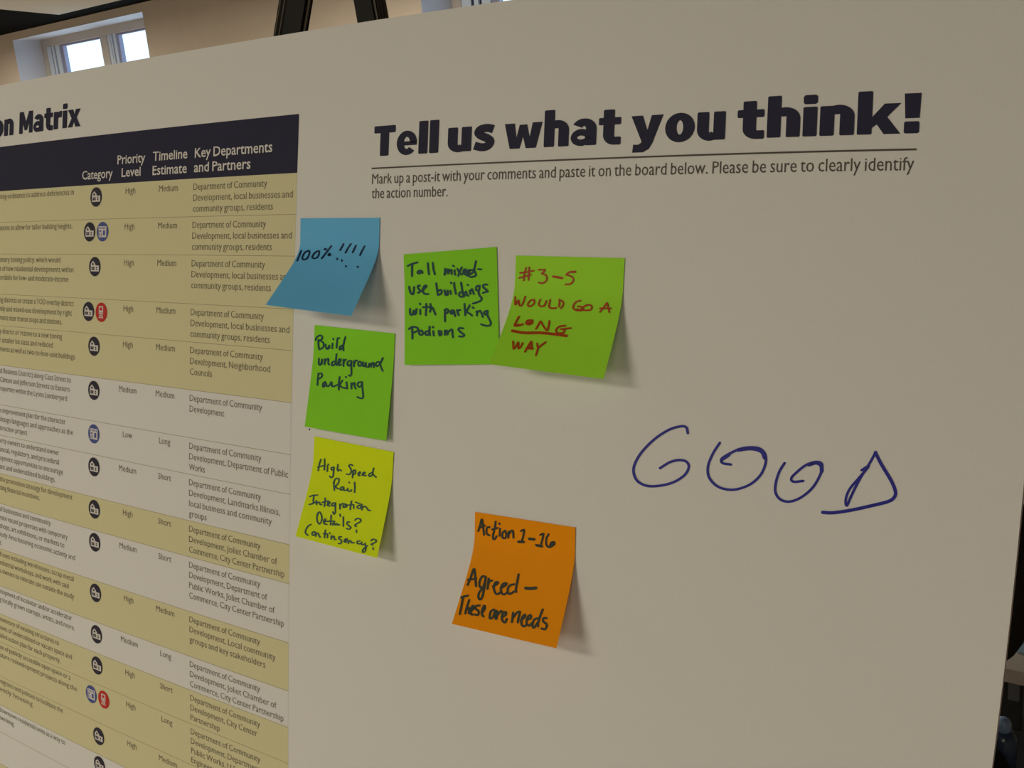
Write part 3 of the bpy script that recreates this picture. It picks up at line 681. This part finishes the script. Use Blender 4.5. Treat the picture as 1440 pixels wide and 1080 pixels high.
note('flat green sticky note about tall mixed-use buildings with parking podiums', 'note_green', [0.4501, 0.1258, -0.07533, 0.05611, 0.012, 0.01503, 0.07759, 0.07596, .012], TALL, 'pen_teal')
note('green sticky note, coloured lighter for the light it catches, with red writing that ends in WAY', 'note_lit', [0.54267, 0.1252, 0.00713, 0.58037, 0.42452, 0.01799, 0.07789, 0.07513, .012], LONG, 'pen_red')
note('green sticky note reading Build underground Parking, below the blue note', 'note_green', [0.36745, 0.17853, 0.02718, 0.13222, 0.084, 0.01509, 0.07682, 0.07552, .012], BUILD, 'pen_teal')
note('yellow-green sticky note about high speed rail, lowest in the left column', 'note_yellow', [0.36926, 0.26119, 0.03374, 0.32123, 0.25464, 0.01523, 0.0765, 0.07548, .012], RAIL, 'pen_green')
note('orange sticky note reading Action 1-16 Agreed, its lower end curling off the board', 'note_orange', [0.51733, 0.29577, -0.02367, 0.52728, 0.43194, 0.01582, 0.07734, 0.07591, .012], ORANGE, 'pen_black')

# ------------------------------------------------------------------ the easel behind the board
BK = -.0085                                        # just behind the foam panel
floor_v = lambda a: (bw(a, 0, BK)[2]) / -(W2 @ V)[2]
def leg_line(xa, xb):
    """centre line and width of a leg from its two edges seen over the board"""
    (l0, l1), (r0, r1) = xa, xb
    return pxb(*l0), pxb(*l1), pxb(*r0), pxb(*r1)
eu, ev = pxb(465, -170)
eas = thing('easel', 'black plastic tripod easel holding the poster board, two poles showing above it', 'easel', bw(eu, floor_v(eu), BK))
EL = np.array(eas.location)
def leg(pl, pr, face_px, ribs, side_ribs):
    """front leg: grooved extrusion from head to floor, in the plane behind the board; face_px = share of the seen width that is the face"""
    (a0, a1), (b0, b1) = pl, pr                   # left edge two points (top, bottom), right edge the same
    A0, A1, B0, B1 = [np.array(pxb_h(*p, BK)) for p in (a0, a1, b0, b1)]
    wd = None
    c0, c1 = A0, A1; d = (c1 - c0); d /= np.linalg.norm(d); n = np.array([-d[1], d[0]])
    if n[0] < 0: n = -n
    full = abs((B1 - A1) @ n); wd = full * face_px
    c0 = c0 + n * wd / 2; c1 = c1 + n * wd / 2
    hh = full * (1 - face_px) * SIDE
    tt = (ev - c0[1]) / d[1]; top = c0 + d * tt
    fv = floor_v(c0[0]); tb = (fv - c0[1]) / d[1] - .005; bot = c0 + d * tb
    g_ = .0016
    prof = [(-wd / 2, -hh), (wd / 2, -hh)]; mm = [0, 0]
    for (y0, y1) in sorted(side_ribs, reverse=True):     # raised ribs down the outer side, y = share of the depth from the face
        Y0, Y1 = -hh * y0, -hh * y1
        prof += [(wd / 2, Y1), (wd / 2 + g_, Y1 + .0003), (wd / 2 + g_, Y0 - .0003), (wd / 2, Y0)]; mm += [1, 1, 1, 0]
    prof += [(wd / 2, 0)]; mm += [0]
    for (x0, x1) in sorted(ribs, reverse=True):
        X0, X1 = -wd / 2 + x0 * wd, -wd / 2 + x1 * wd
        prof += [(X1, 0), (X1 - .0003, g_), (X0 + .0003, g_), (X0, 0)]; mm += [1, 1, 1, 0]
    prof += [(-wd / 2, 0)]; mm += [0]
    mb = MB()
    ring_ = lambda c: [bw(*(c + n * x), BK + y) for x, y in prof]
    mb.sweep(lambda k: ring_(top if k == 0 else bot), [0, 1], mm)
    mb.build('leg', ['plastic', 'plastic_hi'], eas, EL)
    MB().tube(bw(*(bot - d * .03), BK - .008), bw(*(bot - d * .002), BK - .008), .017, n=16).build('rubber_foot', 'plastic', eas, EL)
SIDE = 1.15
leg(((392.3, 0), (384.3, 50.5)), ((440, 0), (431.5, 42.8)), .80, [(.10, .14), (.26, .30)], [(.35, .6)])
leg(((497, 0), (502.5, 31)), ((545.2, 0), (549.3, 24)), .52, [], [(.10, .20), (.32, .42), (.54, .62), (.74, .92)])
hp = bw(eu, ev, BK - .012)
MB().box(hp - BRIGHT * .05 - BDOWN * .035 + BOUT * .014, BRIGHT * .10, BDOWN * .09, -BOUT * .045).build('head_bracket', 'plastic', eas, EL, bevel=.006)
cross = bw(eu, .30, BK - .022)
MB().box(cross - BRIGHT * .16, BRIGHT * .32, BDOWN * .03, BOUT * .012).build('cross_brace', 'plastic', eas, EL, bevel=.002)
rb = np.array([hp[0], hp[1] + .55, .012])
MB().tube(cross + [0, .012, -.015], rb, .014, n=14).build('rear_leg', 'plastic', eas, EL, smooth=False)
MB().tube(rb + [0, -.008, .02], rb - [0, 0, .01], .019, n=14).build('rubber_foot', 'plastic', eas, EL)
lv = BV1 + .003
ll = sheet(.0, lv, 0); lr = sheet(.42, lv, 0)
for uu in (.06, .34):
    a = sheet(uu, BV1, .0) ; b2 = a + BDOWN * .0035
    m_ = MB(); m_.box(b2 - BRIGHT * .03 - BOUT * .034, BRIGHT * .06, BDOWN * .012, BOUT * .058); m_.box(b2 - BRIGHT * .03 + BOUT * .018 - BDOWN * .012, BRIGHT * .06, BDOWN * .013, BOUT * .006)
    m_.build('ledge', 'plastic', eas, EL, bevel=.001)

# ------------------------------------------------------------------ things seen past the right edge of the board
# dark padded chair
cy = 1.45
c = on_y(1449, 860, cy) - np.array([.16, 0, 0])
ch = thing('chair', 'dark padded chair with a rounded back, half hidden past the right edge of the board', 'chair', (c[0], c[1], 0))
CL = np.array(ch.location)
def pad(cx, y, z0, z1, w0, th, name, curve=.03):
    n, m_ = 28, 6; vs, fs = [], []
    h = (z1 - z0) / 2; zc_ = (z0 + z1) / 2; hw = w0 / 2
    rings = []
    for k in range(m_ + 1):
        a = math.pi * k / m_; sc_ = .86 + .14 * math.sin(a); yy = -math.cos(a) * th / 2
        r = []
        for i in range(n):
            t = 2 * math.pi * i / n; cx_, sx_ = math.cos(t), math.sin(t)
            e = .55
            X = math.copysign(abs(cx_) ** e, cx_) * hw * sc_; Zz = math.copysign(abs(sx_) ** e, sx_) * h * sc_
            r.append(np.array([cx + X, y + yy + curve * (X / hw) ** 2, zc_ + Zz]))
        rings.append(r)
    b = MB(); b.sweep(lambda k: rings[k], range(m_ + 1))
    return b.build(name, 'fabric', ch, CL, smooth=True)
ztop, zbot = on_y(1434, 680, cy)[2], on_y(1425, 965, cy)[2]
CW = .32; xl = on_y(1449, 850, cy)[0] - CW
pad(xl + CW / 2, cy, zbot, ztop, CW, .05, 'backrest')
MB().box([xl + .01, cy - .50, zbot - .17], [CW - .02, 0, 0], [0, .42, 0], [0, 0, .055]).build('seat', 'fabric', ch, CL, bevel=.02)
for sx in (.06, CW - .06): MB().tube([xl + sx, cy + .01, zbot - .17], [xl + sx, cy + .015, zbot + .1], .011).build('back_support', 'metal', ch, CL)
for sx in (.04, CW - .04):
    for sy in (-.46, -.04):
        MB().tube([xl + sx, cy + sy, zbot - .165], [xl + sx + (.02 if sx > .2 else -.02), cy + sy, 0], .011).build('leg', 'metal', ch, CL)

# dark cabinet further back with a grey panel, pale blue sheet and a ball-shaped blue lid on it
ky = 2.0
pa = on_y(1400, 925, ky); pb = on_y(1438, 1010, ky)
kz = on_y(1438, 938, ky)[2]
cb = thing('cabinet', 'low charcoal cabinet with a grey front panel, behind the dark chair', 'cabinet', (pa[0] + .1, ky + .25, 0))
KL = np.array(cb.location)
kx0 = on_y(1380, 940, ky)[0]; kx1 = on_y(1437, 1010, ky)[0]
MB().box([kx0 - .3, ky, .0], [kx1 - kx0 + .3, 0, 0], [0, .5, 0], [0, 0, kz - .03]).build('carcass', 'cabinet', cb, KL, bevel=.004)
MB().box([kx0 - .32, ky - .02, kz - .03], [kx1 - kx0 + .55, 0, 0], [0, .54, 0], [0, 0, .03]).build('cabinet_top', 'wall', cb, KL, bevel=.003)
q0, q1 = on_y(1419.5, 946, ky), on_y(1434, 985, ky)
MB().box([q0[0], ky - .008, q1[2]], [q1[0] - q0[0], 0, 0], [0, .008, 0], [0, 0, q0[2] - q1[2]]).build('front_panel', 'cabpanel', cb, KL, bevel=.002)
bx = on_y(1432, 932, ky + .1)
bo = MB().box([bx[0], ky + .05, kz], [.22, 0, 0], [0, .16, 0], [0, 0, .055]).build('paper_box', 'skyblue', loc=(bx[0] + .11, ky + .13, kz), bevel=.003)
bo['label'] = 'pale blue box lying on the charcoal cabinet'; bo['category'] = 'box'
# small dark side table with a bag and a bottle, low beside the board
bc = on_y(1411, 1018, 1.76); tz = .33
tbx = thing('side_table', 'small dark side table at the bottom right corner, carrying the bag and the bottle', 'table', (bc[0], 1.74, 0))
TBL = np.array(tbx.location)
MB().box([bc[0] - .26, 1.56, tz - .02], [.36, 0, 0], [0, .34, 0], [0, 0, .02]).build('tabletop', 'cabinet', tbx, TBL, bevel=.003)
for sx in (-.24, .08):
    for sy in (1.58, 1.88): MB().tube([bc[0] + sx, sy, tz - .02], [bc[0] + sx, sy, 0], .012, r2=.009).build('leg', 'metal', tbx, TBL)
by = 1.76
bt = thing('bottle', 'small bottle with a rounded pale blue cap beside the black bag', 'bottle', (bc[0], by, tz))
TL_ = np.array(bt.location)
def lathe(profile, cx, cy, z0, n=20):
    b = MB(); rings = [[np.array([cx + r * math.cos(2 * math.pi * i / n), cy + r * math.sin(2 * math.pi * i / n), z0 + z]) for i in range(n)] for r, z in profile]
    b.sweep(lambda k: rings[k], range(len(rings))); return b
hb = float(bc[2]) - tz
lathe([(.020, 0), (.024, .004), (.024, hb - .03), (.018, hb - .016), (.012, hb - .012)], bc[0], by, tz).build('bottle_body', 'bluegrey', bt, TL_, smooth=True)
lathe([(.012, hb - .012), (.0135, hb - .010), (.0135, hb + .002), (.010, hb + .009), (.004, hb + .013)], bc[0], by, tz).build('bottle_cap', ['lid'], bt, TL_, smooth=True)
gy = 1.65
gp = on_y(1406, 1058, gy)
bag = thing('bag', 'black bag low at the bottom right corner beside the board', 'bag', (gp[0] - .1, gy, tz))
GL = np.array(bag.location); gh = float(gp[2]) - tz
rings = []
for k, (sc_, z) in enumerate(((.9, 0), (1, .03), (1, gh * .6), (.88, gh * .85), (.6, gh))):
    rings.append([np.array([gp[0] - .10 + .12 * sc_ * math.copysign(abs(math.cos(t)) ** .6, math.cos(t)), gy + .05 * sc_ * math.copysign(abs(math.sin(t)) ** .6, math.sin(t)), tz + z]) for t in [2 * math.pi * i / 20 for i in range(20)]])
MB().sweep(lambda k: rings[k], range(5)).build('bag_body', 'fabric', bag, GL, smooth=True)
hd_ = MB(); pts = [np.array([gp[0] - .10 + .05 * math.cos(t), gy, tz + gh - .008 + .05 * math.sin(t)]) for t in [math.pi * i / 8 for i in range(9)]]
for a, b in zip(pts, pts[1:]): hd_.tube(a, b, .006, n=8)
hd_.build('bag_handle', 'fabric', bag, GL)
